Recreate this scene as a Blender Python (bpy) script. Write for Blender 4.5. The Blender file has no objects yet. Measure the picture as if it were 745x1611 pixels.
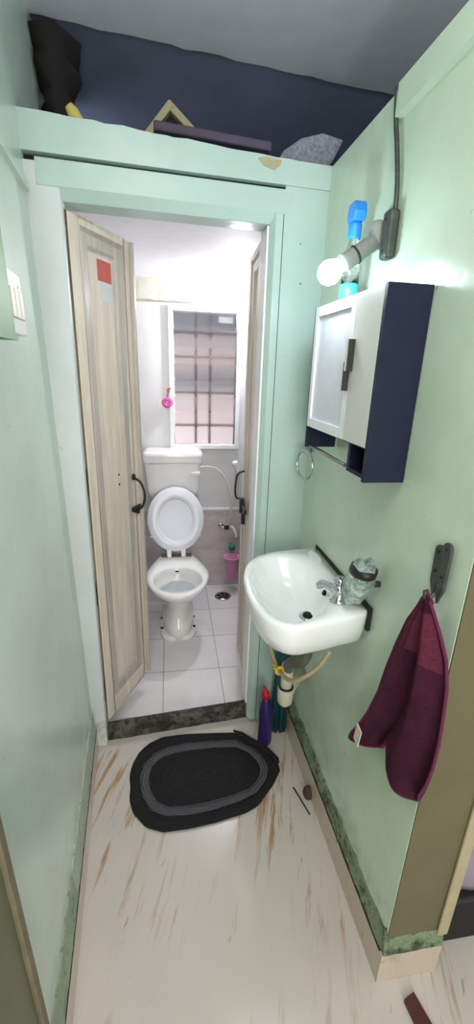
import bpy, bmesh, math, random
from mathutils import Vector, Matrix
random.seed(7)
S = bpy.context.scene
COL = S.collection
PI = math.pi

# ---------------------------------------------------------------- camera
cam_d = bpy.data.cameras.new('camera'); cam = bpy.data.objects.new('camera', cam_d); COL.objects.link(cam)
yaw, pitch, roll = 0.1610, -0.3260, 0.0330
F = Vector((math.sin(yaw)*math.cos(pitch), math.cos(yaw)*math.cos(pitch), math.sin(pitch)))
Rr = Vector((math.cos(yaw), -math.sin(yaw), 0)); U = Rr.cross(F)
R2 = math.cos(roll)*Rr + math.sin(roll)*U; U2 = -math.sin(roll)*Rr + math.cos(roll)*U
M = Matrix((R2, U2, -F)).transposed().to_4x4(); M.translation = Vector((0.291, -1.479, 1.563))
cam.matrix_world = M
cam_d.sensor_fit = 'VERTICAL'; cam_d.sensor_height = 24.0
cam_d.lens = 24.0*668.0/1611.0
cam_d.clip_start = 0.02
S.camera = cam
# ---------------------------------------------------------------- world, lights, exposure
W = bpy.data.worlds.new('world'); S.world = W; W.use_nodes = True
W.node_tree.nodes['Background'].inputs[0].default_value = (0.80, 0.88, 1.0, 1)
W.node_tree.nodes['Background'].inputs[1].default_value = 3.0
S.view_settings.view_transform = 'Standard'; S.view_settings.look = 'None'
S.view_settings.exposure = 0.12; S.view_settings.gamma = 1.0
try: S.view_settings.use_curve_mapping = False
except Exception: pass
BULB_E = 95.0
TOILET_E = 1050.0
BACK_FILL_W = 42.0
OVER_W = 9.0
SIDE_W = 5.0
LEFT_FILL_W = 9.0

def area(name, loc, rot, sx, sy, w, col):
    l = bpy.data.lights.new(name, 'AREA'); l.shape = 'RECTANGLE'; l.size = sx; l.size_y = sy; l.energy = w; l.color = col
    o = bpy.data.objects.new(name, l); COL.objects.link(o); o.location = loc; o.rotation_euler = rot
    return o
area('back_fill', (0.35, -3.1, 1.25), (math.radians(90), 0, math.radians(-4)), 1.4, 1.5, BACK_FILL_W, (1.0, 0.96, 0.95))  # soft fill added behind the camera, no source modelled there
area('overhead_fill', (0.30, -1.45, 2.56), (0, 0, 0), 0.5, 0.9, OVER_W, (1.0, 0.97, 0.93))  # unseen overhead fill, added to lift the side walls
area('left_fill', (0.16, -2.25, 1.75), (math.radians(90), 0, math.radians(-62)), 0.25, 1.2, LEFT_FILL_W, (1.0, 0.98, 0.93))  # made-up fill from the left, brightens the right wall
area('side_room_light', (2.1, -1.6, 2.5), (0, 0, 0), 0.8, 0.8, SIDE_W, (1.0, 0.84, 0.84))

# ---------------------------------------------------------------- materials
def srgb(r, g, b):
    def c(v):
        v /= 255.0
        return v/12.92 if v <= 0.04045 else ((v+0.055)/1.055)**2.4
    return (c(r), c(g), c(b), 1)

class NT:
    def __init__(s, name):
        s.m = bpy.data.materials.new(name); s.m.use_nodes = True
        s.n = s.m.node_tree.nodes; s.l = s.m.node_tree.links
        s.b = s.n['Principled BSDF']
    def node(s, t, **k):
        n = s.n.new(t)
        for a, v in k.items(): setattr(n, a, v)
        return n
    def pos(s, scale=(1, 1, 1), rot=(0, 0, 0)):
        g = s.node('ShaderNodeNewGeometry'); m = s.node('ShaderNodeMapping')
        r = s.node('ShaderNodeMapping'); r.inputs['Rotation'].default_value = rot; m.inputs['Scale'].default_value = scale
        s.l.new(g.outputs['Position'], r.inputs['Vector']); s.l.new(r.outputs['Vector'], m.inputs['Vector']); return m.outputs['Vector']
    def noise(s, vec, scale, detail=4, rough=0.55, lo=0.4, hi=0.6):
        n = s.node('ShaderNodeTexNoise'); n.inputs['Scale'].default_value = scale
        n.inputs['Detail'].default_value = detail; n.inputs['Roughness'].default_value = rough
        s.l.new(vec, n.inputs['Vector'])
        r = s.node('ShaderNodeMapRange'); r.inputs[1].default_value = lo; r.inputs[2].default_value = hi
        s.l.new(n.outputs['Fac'], r.inputs[0]); return r.outputs[0]
    def mix(s, fac, a, b):
        m = s.node('ShaderNodeMix', data_type='RGBA')
        if hasattr(fac, 'name'): s.l.new(fac, m.inputs[0])
        else: m.inputs[0].default_value = fac
        for i, v in ((6, a), (7, b)):
            if hasattr(v, 'links'): s.l.new(v, m.inputs[i])
            else: m.inputs[i].default_value = v
        return m.outputs[2]
    def math(s, op, a, b=None):
        m = s.node('ShaderNodeMath', operation=op, use_clamp=True)
        for i, v in ((0, a), (1, b)):
            if v is None: continue
            if hasattr(v, 'links'): s.l.new(v, m.inputs[i])
            else: m.inputs[i].default_value = v
        return m.outputs[0]
    def axis(s, k, lo, hi):
        g = s.node('ShaderNodeNewGeometry'); x = s.node('ShaderNodeSeparateXYZ'); s.l.new(g.outputs['Position'], x.inputs[0])
        r = s.node('ShaderNodeMapRange'); r.inputs[1].default_value = lo; r.inputs[2].default_value = hi
        s.l.new(x.outputs[k], r.inputs[0]); return r.outputs[0]
    def color(s, v):
        if hasattr(v, 'links'): s.l.new(v, s.b.inputs['Base Color'])
        else: s.b.inputs['Base Color'].default_value = v
    def bump(s, h, strength=0.2, dist=0.01):
        b = s.node('ShaderNodeBump'); b.inputs['Strength'].default_value = strength; b.inputs['Distance'].default_value = dist
        s.l.new(h, b.inputs['Height']); s.l.new(b.outputs[0], s.b.inputs['Normal'])
    def set(s, rough=0.5, metal=0.0, coat=0.0, trans=0.0, spec=None):
        s.b.inputs['Roughness'].default_value = rough; s.b.inputs['Metallic'].default_value = metal
        s.b.inputs['Coat Weight'].default_value = coat; s.b.inputs['Transmission Weight'].default_value = trans
        if spec is not None: s.b.inputs['Specular IOR Level'].default_value = spec
        return s.m

def plain(name, col, rough=0.5, metal=0.0, var=0.12, scale=18, **k):
    t = NT(name); f = t.noise(t.pos(), scale, 5, 0.6, 0.35, 0.7)
    c2 = tuple(c*(1-var) for c in col[:3])+(1,)
    t.color(t.mix(f, col, c2)); t.bump(f, 0.06, 0.004)
    return t.set(rough, metal, **k)

def painted(name, base, dark, dirt, rough=0.28, stain_hi=0.35):
    t = NT(name)
    v = t.pos()
    c = t.mix(t.noise(v, 2.3, 4, 0.6, 0.38, 0.68), base, dark)
    c = t.mix(t.math('MULTIPLY', t.noise(v, 26, 5, 0.7, 0.66, 0.74), 0.35), c, dirt)
    c = t.mix(t.math('MULTIPLY', t.noise(v, 45, 2, 0.5, 0.77, 0.79), 0.8), c, dirt)
    low = t.axis(2, stain_hi, 0.10)
    c = t.mix(t.math('MULTIPLY', low, t.noise(v, 9, 6, 0.7, 0.45, 0.75)), c, dirt)
    t.color(c); t.bump(t.noise(v, 7, 3, 0.5, 0.2, 0.8), 0.25, 0.01)
    return t.set(rough)

G1, G2, GD = srgb(212, 226, 216), srgb(196, 214, 200), srgb(104, 112, 88)
M_green = painted('green_wall_paint', G1, G2, GD)
M_greenR = painted('green_wall_paint_side', srgb(204, 221, 202), srgb(190, 210, 186), GD, 0.25)
M_greendim = painted('green_paint_dimmed', srgb(184, 205, 199), srgb(172, 195, 187), GD, 0.3, 0.25)  # wall green dimmed and blued; weaker light on the door wall put into colour
M_jamb = painted('pale_jamb_paint', srgb(216, 220, 220), srgb(202, 208, 208), srgb(110, 120, 96), 0.45, 0.22)
M_olive = painted('olive_board', srgb(112, 112, 84), srgb(102, 102, 72), srgb(84, 76, 54), 0.5, 0.5)
M_tan = painted('tan_paint', srgb(106, 99, 72), srgb(94, 88, 60), srgb(92, 84, 60), 0.45, 0.6)
M_oldstrip = plain('old_olive_strip', srgb(128, 118, 92), 0.6, var=.3)
M_tanedge = plain('beige_wood_edge', srgb(176, 164, 132), 0.6)
M_greenbox = painted('dull_green_board', srgb(112, 158, 112), srgb(98, 144, 98), srgb(60, 80, 56), 0.5)
M_ceil = plain('ceiling_paint', srgb(232, 234, 244), 0.85, var=0.08, scale=8)
M_loft = plain('greyblue_loft_paint', srgb(140, 148, 176), 0.9, var=0.15, scale=6)  # grey-blue, darker than the ceiling paint
M_loftshade = plain('loft_shade_tone', srgb(24, 30, 52), 0.9, var=0.3, scale=6)  # shadow inside the loft put into the colour as navy
M_white_wall = painted('white_bath_paint', srgb(222, 222, 224), srgb(210, 209, 207), srgb(176, 170, 142), 0.35, 0.1)
M_stainbeam = plain('stained_beam_paint', srgb(214, 211, 196), 0.6, var=0.12, scale=12)
M_bathceil = plain('bath_ceiling_paint', srgb(246, 245, 250), 0.7, var=0.05)

def grimy_strip(name, base, lo=.48, mould=(66, 76, 54)):
    t = NT(name); v = t.pos()
    c = t.mix(t.noise(v, 14, 6, 0.7, lo, lo+.14), base, srgb(*mould))
    c = t.mix(t.noise(v, 45, 4, 0.7, lo+.08, lo+.20), c, srgb(34, 36, 28))
    t.color(c); t.bump(t.noise(v, 22, 6, 0.7, 0.3, 0.8), 0.8, 0.02); return t.set(0.8)
M_strip = grimy_strip('mouldy_cement', srgb(136, 156, 122))
M_strip2 = grimy_strip('patched_cement', srgb(196, 206, 188), .60)
M_strip3 = grimy_strip('pale_green_cement', srgb(170, 186, 160), .55)
M_thresh = grimy_strip('dirty_threshold', srgb(104, 100, 92), .42, (54, 52, 48))

def marble(name, base, vein, dens_lo, rot=0.12):
    t = NT(name); v = t.pos((10, 0.9, 6.5), (0, 0, rot))
    f = t.noise(v, 3.0, 7, 0.66, dens_lo, dens_lo+0.08)
    g = t.noise(t.pos((1, 1, 1)), 2.0, 3, 0.5, 0.42, 0.60)
    c = t.mix(t.noise(t.pos(), 1.6, 3, 0.5, 0.35, 0.7), base, tuple(x*0.86 for x in base[:3])+(1,))
    c = t.mix(t.math('MULTIPLY', t.math('MULTIPLY', f, g), 0.9), c, vein)
    f2 = t.noise(t.pos((9, 1.6, 9), (0, 0, rot+0.22)), 5.5, 4, 0.6, 0.66, 0.72)
    c = t.mix(t.math('MULTIPLY', f2, 0.5), c, srgb(128, 92, 60))
    t.color(c); return t.set(0.22)
M_floor = marble('streaked_marble', srgb(208, 200, 192), srgb(164, 122, 74), 0.55, 0.30)
M_skirt = marble('skirting_tile', srgb(206, 190, 172), srgb(160, 124, 98), 0.62, 1.2)

def tiles(name, base, grout, sx, sz, ox, oz, axes, rough=0.15, gw=0.004, vein=None, band=None):
    t = NT(name); g = t.node('ShaderNodeNewGeometry'); x = t.node('ShaderNodeSeparateXYZ'); t.l.new(g.outputs['Position'], x.inputs[0])
    facs = []
    for k, s_, o in ((axes[0], sx, ox), (axes[1], sz, oz)):
        a = t.node('ShaderNodeMath', operation='SUBTRACT'); t.l.new(x.outputs[k], a.inputs[0]); a.inputs[1].default_value = o
        m = t.node('ShaderNodeMath', operation='PINGPONG'); t.l.new(a.outputs[0], m.inputs[0]); m.inputs[1].default_value = s_/2
        l = t.node('ShaderNodeMath', operation='LESS_THAN'); t.l.new(m.outputs[0], l.inputs[0]); l.inputs[1].default_value = gw/2
        facs.append(l.outputs[0])
    gr = t.math('MAXIMUM', facs[0], facs[1])
    c = t.mix(t.noise(t.pos(), 3.5, 5, 0.6, 0.4, 0.68), base, tuple(v*0.86 for v in base[:3])+(1,))
    if vein: c = t.mix(t.math('MULTIPLY', t.noise(t.pos((1, 1, 3)), 5, 6, 0.7, 0.5, 0.62), 0.6), c, vein)
    t.color(t.mix(gr, c, grout)); return t.set(rough)
M_bfloor = tiles('white_floor_tile', srgb(240, 236, 238), srgb(176, 158, 138), .3, .3, .532, .44, (0, 1))
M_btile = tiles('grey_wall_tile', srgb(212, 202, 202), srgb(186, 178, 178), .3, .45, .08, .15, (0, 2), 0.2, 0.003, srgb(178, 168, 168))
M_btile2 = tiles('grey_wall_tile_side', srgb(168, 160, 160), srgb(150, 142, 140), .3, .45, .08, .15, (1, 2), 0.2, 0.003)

def wood(name, base, dark):
    t = NT(name); v = t.pos((22, 22, 1.2))
    c = t.mix(t.noise(v, 2.2, 6, 0.65, 0.38, 0.68), base, dark)
    c = t.mix(t.math('MULTIPLY', t.noise(t.pos((4, 4, 1)), 3, 5, 0.6, 0.5, 0.75), 0.5), c, tuple(x*0.8 for x in dark[:3])+(1,))
    t.color(c); t.bump(t.noise(v, 4, 5, 0.6, 0.3, 0.7), 0.15, 0.004); return t.set(0.33)
M_wood = wood('pale_worn_wood', srgb(238, 226, 212), srgb(220, 204, 188))
M_wood2 = wood('greyish_wood', srgb(204, 196, 186), srgb(176, 168, 158))
M_wooddark = wood('weathered_edge_wood', srgb(140, 130, 108), srgb(92, 82, 64))
M_black = plain('black_iron', srgb(28, 26, 28), 0.45)
M_iron = plain('old_grey_iron', srgb(88, 92, 88), 0.5, 0.6, 0.4, 60)
M_ceramic = plain('white_ceramic', srgb(245, 245, 242), 0.08, var=0.02, coat=0.5)
M_ceramic2 = plain('basin_ceramic', srgb(248, 250, 250), 0.1, var=0.02, coat=0.5)
M_plastic = plain('white_plastic', srgb(236, 238, 244), 0.25, var=0.02)
M_seatin = plain('lid_plastic', srgb(222, 226, 236), 0.3, var=0.02)
M_cream = plain('cream_plastic', srgb(222, 214, 196), 0.35, var=0.06)
M_chrome = plain('chrome', srgb(205, 208, 210), 0.16, 1.0, 0.12, 30)
M_steel = plain('steel', srgb(170, 170, 168), 0.28, 1.0, 0.2, 40)
M_navy = plain('navy_black_laminate', srgb(24, 29, 54), 0.45, spec=0.25, var=0.15)
M_doorpanel = plain('greywhite_laminate', srgb(214, 213, 208), 0.3, var=0.04)
M_acrylic = plain('clouded_acrylic_sheet', srgb(218, 219, 228), 0.22, 0.0, 0.05)
M_grime = plain('grime_seam', srgb(40, 46, 34), 0.9, var=0.5, scale=60)
M_mud = plain('brown_mud', srgb(72, 60, 46), 0.9, var=.4, scale=60)
M_hole = plain('dark_hole', srgb(14, 13, 12), 0.8)
M_red = plain('red_sticker', srgb(205, 92, 82), 0.5)
M_paper = plain('white_label', srgb(224, 224, 226), 0.6, var=0.03)
M_pink = plain('pink_plastic', srgb(228, 158, 200), 0.35, var=0.05)
M_magenta = plain('magenta_net', srgb(236, 92, 176), 0.6, var=0.2, scale=90)
M_teal = plain('teal_plastic', srgb(24, 132, 134), 0.45)
M_tealdark = plain('dark_teal_plastic', srgb(16, 78, 82), 0.5)
M_blue = plain('blue_plastic', srgb(40, 140, 235), 0.35)
M_cyan = plain('cyan_liquid', srgb(60, 205, 225), 0.3)
M_purple = plain('indigo_plastic', srgb(44, 32, 92), 0.35)
M_redcap = plain('red_cap', srgb(190, 24, 44), 0.4)
M_yellow = plain('yellow_tie', srgb(220, 180, 40), 0.5)
M_pvc = plain('ivory_pvc', srgb(200, 198, 176), 0.45, var=0.2, scale=25)
M_greypipe = plain('grey_rubber_pipe', srgb(96, 100, 88), 0.55, var=0.25)
M_maroon = plain('maroon_wood', srgb(78, 36, 36), 0.5)
M_darkwood = plain('dark_cloth', srgb(30, 26, 26), 0.8)
M_lav = plain('lavender_cloth', srgb(150, 140, 156), 0.8)
M_holder = plain('grey_lamp_holder', srgb(146, 152, 146), 0.5, var=0.15)
M_bars = plain('rusty_bar', srgb(128, 106, 104), 0.7, var=0.3, scale=60)
M_offwhite = plain('off_white_frame', srgb(238, 238, 242), 0.35, var=0.05)
M_yfoam = plain('yellow_foam', srgb(214, 196, 110), 0.8)
M_board = plain('purple_grey_board', srgb(78, 66, 86), 0.7)
M_bundle = plain('grey_bundle_cloth', srgb(78, 76, 84), 0.9)
M_stone = plain('speckled_stone', srgb(150, 152, 166), 0.85, var=0.5, scale=120)
M_ext = plain('neighbour_wall', srgb(222, 200, 190), 0.9, var=0.12)
M_extg = plain('neighbour_concrete', srgb(120, 122, 130), 0.9, var=0.15)

def glassmat(name, col, rough, trans=1.0):
    t = NT(name); t.color(col); m = t.set(rough, 0, trans=trans); t.b.inputs['IOR'].default_value = 1.45; return m
M_clear = glassmat('clear_plastic', (0.92, 0.97, 1.0, 1), 0.08)
M_louvre = glassmat('louvre_glass', (0.95, 0.96, 0.98, 1), 0.3)
M_hose = plain('beige_hose', srgb(176, 160, 130), 0.5, var=0.15, scale=60)
M_whose = plain('white_hose', srgb(226, 222, 210), 0.4)

def emis(name, col, e):
    t = NT(name); t.color(col); t.b.inputs['Emission Color'].default_value = col; t.b.inputs['Emission Strength'].default_value = e; return t.set(0.4)
M_bulb = emis('lit_bulb', (0.78, 0.92, 1.0, 1), BULB_E)
M_bulb2 = emis('lit_bath_bulb', (0.97, 0.97, 1.0, 1), TOILET_E)

def towelmat():
    t = NT('maroon_towel'); v = t.pos()
    c = t.mix(t.noise(v, 30, 5, 0.7, 0.35, 0.7), srgb(84, 12, 50), srgb(46, 5, 28))
    t.color(c); t.bump(t.noise(v, 420, 3, 0.7, 0.2, 0.8), 0.9, 0.006); t.b.inputs['Sheen Weight'].default_value = 0.15
    t.b.inputs['Sheen Tint'].default_value = (1, .6, .8, 1)
    return t.set(0.95, spec=0.05)
M_towel = towelmat()
M_hem = plain('towel_hem', srgb(100, 26, 64), 0.9, var=0.2, scale=200)
M_sheer = plain('towel_worn_patch', srgb(104, 46, 66), 0.95, spec=0.1, var=0.35, scale=160)
def matmat(name, col, col2, sc):
    t = NT(name)
    tc = t.node('ShaderNodeNewGeometry'); mp = t.node('ShaderNodeMapping', vector_type='POINT')
    mp.inputs['Location'].default_value = (-.41*1.0, .195*1.75, 0); mp.inputs['Scale'].default_value = (1.0, 1.75, 0.0)
    t.l.new(tc.outputs['Position'], mp.inputs['Vector'])
    w = t.node('ShaderNodeTexWave', wave_type='RINGS', rings_direction='Z'); w.inputs['Scale'].default_value = sc; w.inputs['Distortion'].default_value = 1.2
    w.inputs['Detail'].default_value = 3; t.l.new(mp.outputs[0], w.inputs['Vector'])
    n = t.noise(t.pos(), 240, 3, 0.7, 0.35, 0.65)
    t.color(t.mix(t.math('MULTIPLY', w.outputs['Fac'], n), col2, col))
    t.bump(w.outputs['Fac'], 0.7, 0.006); return t.set(0.95)
M_mat = matmat('black_braided_jute', srgb(34, 34, 36), srgb(16, 16, 17), 22)
M_matg = matmat('grey_braided_band', srgb(104, 106, 112), srgb(66, 68, 72), 22)
def clothbag():
    t = NT('wet_pale_cloth'); v = t.pos((1, 1, 2))
    t.color(t.mix(t.noise(v, 20, 5, 0.7, 0.4, 0.66), srgb(196, 214, 206), srgb(104, 124, 116)))
    t.bump(t.noise(v, 30, 4, 0.6, 0.3, 0.7), 0.8, 0.02); return t.set(0.5)
M_cloth = clothbag()

# ---------------------------------------------------------------- geometry helpers
class MB:
    """collects shapes in world coordinates; build() links ONE mesh object"""
    def __init__(s): s.v = []; s.f = []; s.sm = []
    def add(s, v, f, smooth=False):
        o = len(s.v); s.v += [tuple(p) for p in v]; s.f += [tuple(i+o for i in q) for q in f]; s.sm += [smooth]*len(f); return s
    def box(s, a, b):
        x0, y0, z0 = a; x1, y1, z1 = b
        return s.hexa([(x0, y0), (x1, y0), (x1, y1), (x0, y1)], z0, z1)
    def hexa(s, poly, z0, z1):      # prism over a plan polygon; z may be a list per corner
        n = len(poly); Z0 = z0 if isinstance(z0, (list, tuple)) else [z0]*n; Z1 = z1 if isinstance(z1, (list, tuple)) else [z1]*n
        area_ = sum(poly[i][0]*poly[(i+1) % n][1]-poly[(i+1) % n][0]*poly[i][1] for i in range(n))
        if area_ < 0: poly = poly[::-1]; Z0 = list(Z0)[::-1]; Z1 = list(Z1)[::-1]
        v = [(p[0], p[1], Z0[i]) for i, p in enumerate(poly)]+[(p[0], p[1], Z1[i]) for i, p in enumerate(poly)]
        f = [tuple(range(n))[::-1], tuple(range(n, 2*n))]+[(i, (i+1) % n, n+(i+1) % n, n+i) for i in range(n)]
        return s.add(v, f)
    def obox(s, c, ax, ay, az):     # centre and half-axis vectors
        c = Vector(c); ax, ay, az = Vector(ax), Vector(ay), Vector(az)
        v = [c+i*ax+j*ay+k*az for k in (-1, 1) for j in (-1, 1) for i in (-1, 1)]
        if ax.cross(ay).dot(az) < 0: f = [(0, 1, 3, 2), (4, 6, 7, 5), (0, 4, 5, 1), (2, 3, 7, 6), (0, 2, 6, 4), (1, 5, 7, 3)]
        else: f = [(0, 2, 3, 1), (4, 5, 7, 6), (0, 1, 5, 4), (2, 6, 7, 3), (0, 4, 6, 2), (1, 3, 7, 5)]
        return s.add(v, f)
    def loft(s, rings, cap0=True, cap1=True, smooth=True, closed=True):
        n = len(rings[0]); v = [p for r in rings for p in r]; f = []
        for k in range(len(rings)-1):
            for i in range(n if closed else n-1):
                j = (i+1) % n; f.append((k*n+i, k*n+j, (k+1)*n+j, (k+1)*n+i))
        s.add(v, f, smooth)
        if cap0: s.add(rings[0], [tuple(range(n))[::-1]], False)
        if cap1: s.add(rings[-1], [tuple(range(n))], False)
        return s
    def tube(s, pts, r, n=12, cap=True):
        pts = [Vector(p) for p in pts]; R = r if isinstance(r, (list, tuple)) else [r]*len(pts)
        t0 = (pts[1]-pts[0]).normalized(); up = Vector((0, 0, 1)) if abs(t0.z) < .9 else Vector((1, 0, 0))
        x = t0.cross(up).normalized(); rings = []
        for i, p in enumerate(pts):
            t = ((pts[min(i+1, len(pts)-1)]-p).normalized()+(p-pts[max(i-1, 0)]).normalized()).normalized()
            x = (x-t*x.dot(t)).normalized(); y = t.cross(x)
            rings.append([p+(x*math.cos(a)+y*math.sin(a))*R[i] for a in [2*PI*k/n for k in range(n)]])
        return s.loft(rings, cap, cap)
    def lathe(s, c, prof, axis=(0, 0, 1), n=24):   # prof: (radius, height)
        a = Vector(axis).normalized(); up = Vector((0, 0, 1)) if abs(a.z) < .9 else Vector((1, 0, 0))
        x = a.cross(up).normalized(); y = a.cross(x); c = Vector(c)
        rings = [[c+a*h+(x*math.cos(t)+y*math.sin(t))*max(r, 1e-4) for t in [2*PI*k/n for k in range(n)]] for r, h in prof]
        return s.loft(rings)
    def torus(s, c, R, r, ax, ay, n=36, m=10):
        c, ax, ay = Vector(c), Vector(ax).normalized(), Vector(ay).normalized(); az = ax.cross(ay)
        v = []; f = []
        for i in range(n):
            a = 2*PI*i/n; d = ax*math.cos(a)+ay*math.sin(a)
            for j in range(m):
                b = 2*PI*j/m; v.append(c+d*(R+r*math.cos(b))+az*r*math.sin(b))
        for i in range(n):
            for j in range(m): f.append((i*m+j, ((i+1) % n)*m+j, ((i+1) % n)*m+(j+1) % m, i*m+(j+1) % m))
        return s.add(v, f, True)
    def build(s, name, mat, parent=None, bevel=0, subsurf=0, mod=None):
        vs = [Vector(p) for p in s.v]
        if parent: o0 = Vector(parent['_w'])
        else:
            o0 = Vector(((min(p.x for p in vs)+max(p.x for p in vs))/2, (min(p.y for p in vs)+max(p.y for p in vs))/2, min(p.z for p in vs)))
        me = bpy.data.meshes.new(name); me.from_pydata([p-o0 for p in vs], [], s.f)
        for p, sm in zip(me.polygons, s.sm): p.use_smooth = sm
        bm = bmesh.new(); bm.from_mesh(me); bmesh.ops.remove_doubles(bm, verts=bm.verts, dist=1e-6)
        bmesh.ops.recalc_face_normals(bm, faces=bm.faces); bm.to_mesh(me); bm.free()
        me.materials.append(mat)
        o = bpy.data.objects.new(name, me); COL.objects.link(o)
        if parent: o.parent = parent; o['_w'] = tuple(o0)
        else: o.location = o0; o['_w'] = tuple(o0)
        if bevel:
            b = o.modifiers.new('bevel', 'BEVEL'); b.width = bevel; b.segments = 3; b.limit_method = 'ANGLE'; b.angle_limit = math.radians(40)
        if subsurf:
            b = o.modifiers.new('subsurf', 'SUBSURF'); b.levels = subsurf; b.render_levels = subsurf
        return o

def thing(name, label, cat, loc, group=None):
    o = bpy.data.objects.new(name, None); COL.objects.link(o); o.location = loc; o['_w'] = tuple(loc)
    o.empty_display_size = .05
    return tag(o, label, cat, group)
def tag(o, label, cat, group=None):
    o['label'] = label; o['category'] = cat
    if group: o['group'] = group
    return o
def struct(o, label=None):
    o['kind'] = 'structure'
    if label: o['label'] = label
    return o
def sempty(name, loc, label=None):
    o = bpy.data.objects.new(name, None); COL.objects.link(o); o.location = loc; o['_w'] = tuple(loc); o.empty_display_size = .05
    return struct(o, label)
def spline(pts, n=8):
    P = [Vector(p) for p in pts]; P = [2*P[0]-P[1]]+P+[2*P[-1]-P[-2]]; out = []
    for i in range(1, len(P)-2):
        for k in range(n):
            t = k/n; a, b, c, d = P[i-1:i+3]
            out.append(.5*((2*b)+(c-a)*t+(2*a-5*b+4*c-d)*t*t+(3*b-a-3*c+d)*t**3))
    return out+[P[-2]]

DW = lambda x: 0.077*x                 # hall face of the door wall
XR = lambda y: 0.801-0.026*y           # right wall face
XL = lambda y: -0.050-0.073*y          # left wall face at floor
YB = 1.385                             # far wall of the toilet room
YF = -0.858                            # near end of the right wall
ZC = 2.60
def rag(n, a, b, amp):                 # ragged polyline between 2 points
    out = []
    for i in range(n+1):
        t = i/n; out.append(tuple(a[k]+(b[k]-a[k])*t+(random.uniform(-amp[k], amp[k]) if 0 < i < n else 0) for k in range(len(a))))
    return out

# ---------------------------------------------------------------- the shell
struct(MB().hexa([(-.2, -3.2), (3.1, -3.2), (3.1, .0), (XR(0)+.05, 0.13), (.617, .13), (0, .06), (-.2, 0.06)], -.08, 0).build('floor', M_floor))
struct(MB().hexa([(-.12, .06), (.617, .13), (.86, .13), (.86, YB), (-.12, YB)], -.08, .004).build('floor_bathroom', M_bfloor), 'white tiled floor of the toilet room beyond the threshold')
# left wall: leans slightly, with a small ledge near head height
def LWX(y, z): return XL(y)-0.02*z
L = MB()
def lw_section(y): return [(LWX(y, 0), y, 0), (LWX(y, 2.6), y, 2.6), (-.45, y, 2.6), (-.45, y, 0)]
L.loft([lw_section(-3.2), lw_section(-1.0), lw_section(0.0), lw_section(.03)], smooth=False)
struct(L.build('wall_left', M_green))
# narrow painted ledge running along the left wall
LL = MB(); sec = []
for y in (-1.6, -.8, -.16, -.03):
    x = LWX(y, 2.0)
    sec.append([(x-.01, y, 2.0), (x+.012, y, 2.004), (x+.012, y, 2.026), (x-.01, y, 2.034)])
LL.loft(sec, smooth=False); struct(LL.build('trim_1', M_green), 'thin green ledge along the top of the left wall')
struct(MB().hexa([(-.45, .03), (LWX(.03, 2.4), .03), (-.13, .5), (-.13, .9), (-.45, .9)], 2.17, 2.6).build('wall_left_loft', M_green), 'green side wall of the storage loft')
# right wall
struct(MB().hexa([(XR(YF), YF), (.985, YF-.0), (.985, .25), (XR(.06), .25)], 0, 2.165).build('wall_right', M_greenR), None)
# near end face of the right wall, painted tan
struct(MB().hexa([(XR(YF)+.0015, YF-.004), (.985, YF-.004), (.985, YF), (XR(YF)+.0015, YF)], .13, 2.165).build('trim_2', M_tan), 'tan painted near end of the right wall')
struct(MB().box((.962, YF-.012, .16), (.992, YF-.004, 2.165)).build('trim_3', M_tanedge, bevel=.003), 'beige wooden strip down the outer corner of the wall end')
# raised trim along the right wall near the top, and the loft edge above it
t = MB(); sec = []
for y in (-.855, -.6, -.364):
    sec.append([(XR(y)+.005, y, 2.098), (XR(y)-.012, y, 2.104), (XR(y)-.012, y, 2.165), (XR(y)+.005, y, 2.17)])
t.loft(sec, smooth=False); struct(t.build('trim_4', M_greenR), 'raised plaster edge at the top of the right wall')
# door wall: jamb strip left, pier right, header above
struct(MB().hexa([(-.1, -.008), (-.002, .0), (-.002, .05), (-.1, .05)], 0.0, 2.085).build('trim_5', M_jamb, bevel=.004), 'pale white painted left jamb of the doorway')
struct(MB().hexa([(.659, DW(.659)), (.83, DW(.83)), (.83, .2), (.659, .2)], 0, 2.17).build('wall_back', M_greendim))
hd = MB(); top = rag(26, (-.16, 2.199), (.81, 2.163), (.012, .0025)); n = len(top)
front = [(x, DW(x)-.006, z) for x, z in top]; bk = [(x, .2, z) for x, z in top]
fb = [(x, DW(x)-.006, 2.103) for x, z in top]; bb = [(x, .2, 2.103) for x, z in top]
hd.loft([fb, front, bk, bb], False, False, False, closed=False)
hd.add([fb[0], front[0], bk[0], bb[0]], [(0, 1, 2, 3)]); hd.add([fb[-1], front[-1], bk[-1], bb[-1]], [(3, 2, 1, 0)])
for i in range(n-1): hd.add([fb[i], fb[i+1], bb[i+1], bb[i]], [(0, 1, 2, 3)])
struct(hd.build('wall_header', M_greendim), 'green header wall above the doorway with a chipped upper edge')
struct(MB().hexa([(-.16, .014), (.83, DW(.83)+.012), (.83, .1), (-.16, .1)], 2.09, 2.104).build('trim_6', M_grime), 'dark gap between header wall and door frame')
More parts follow.
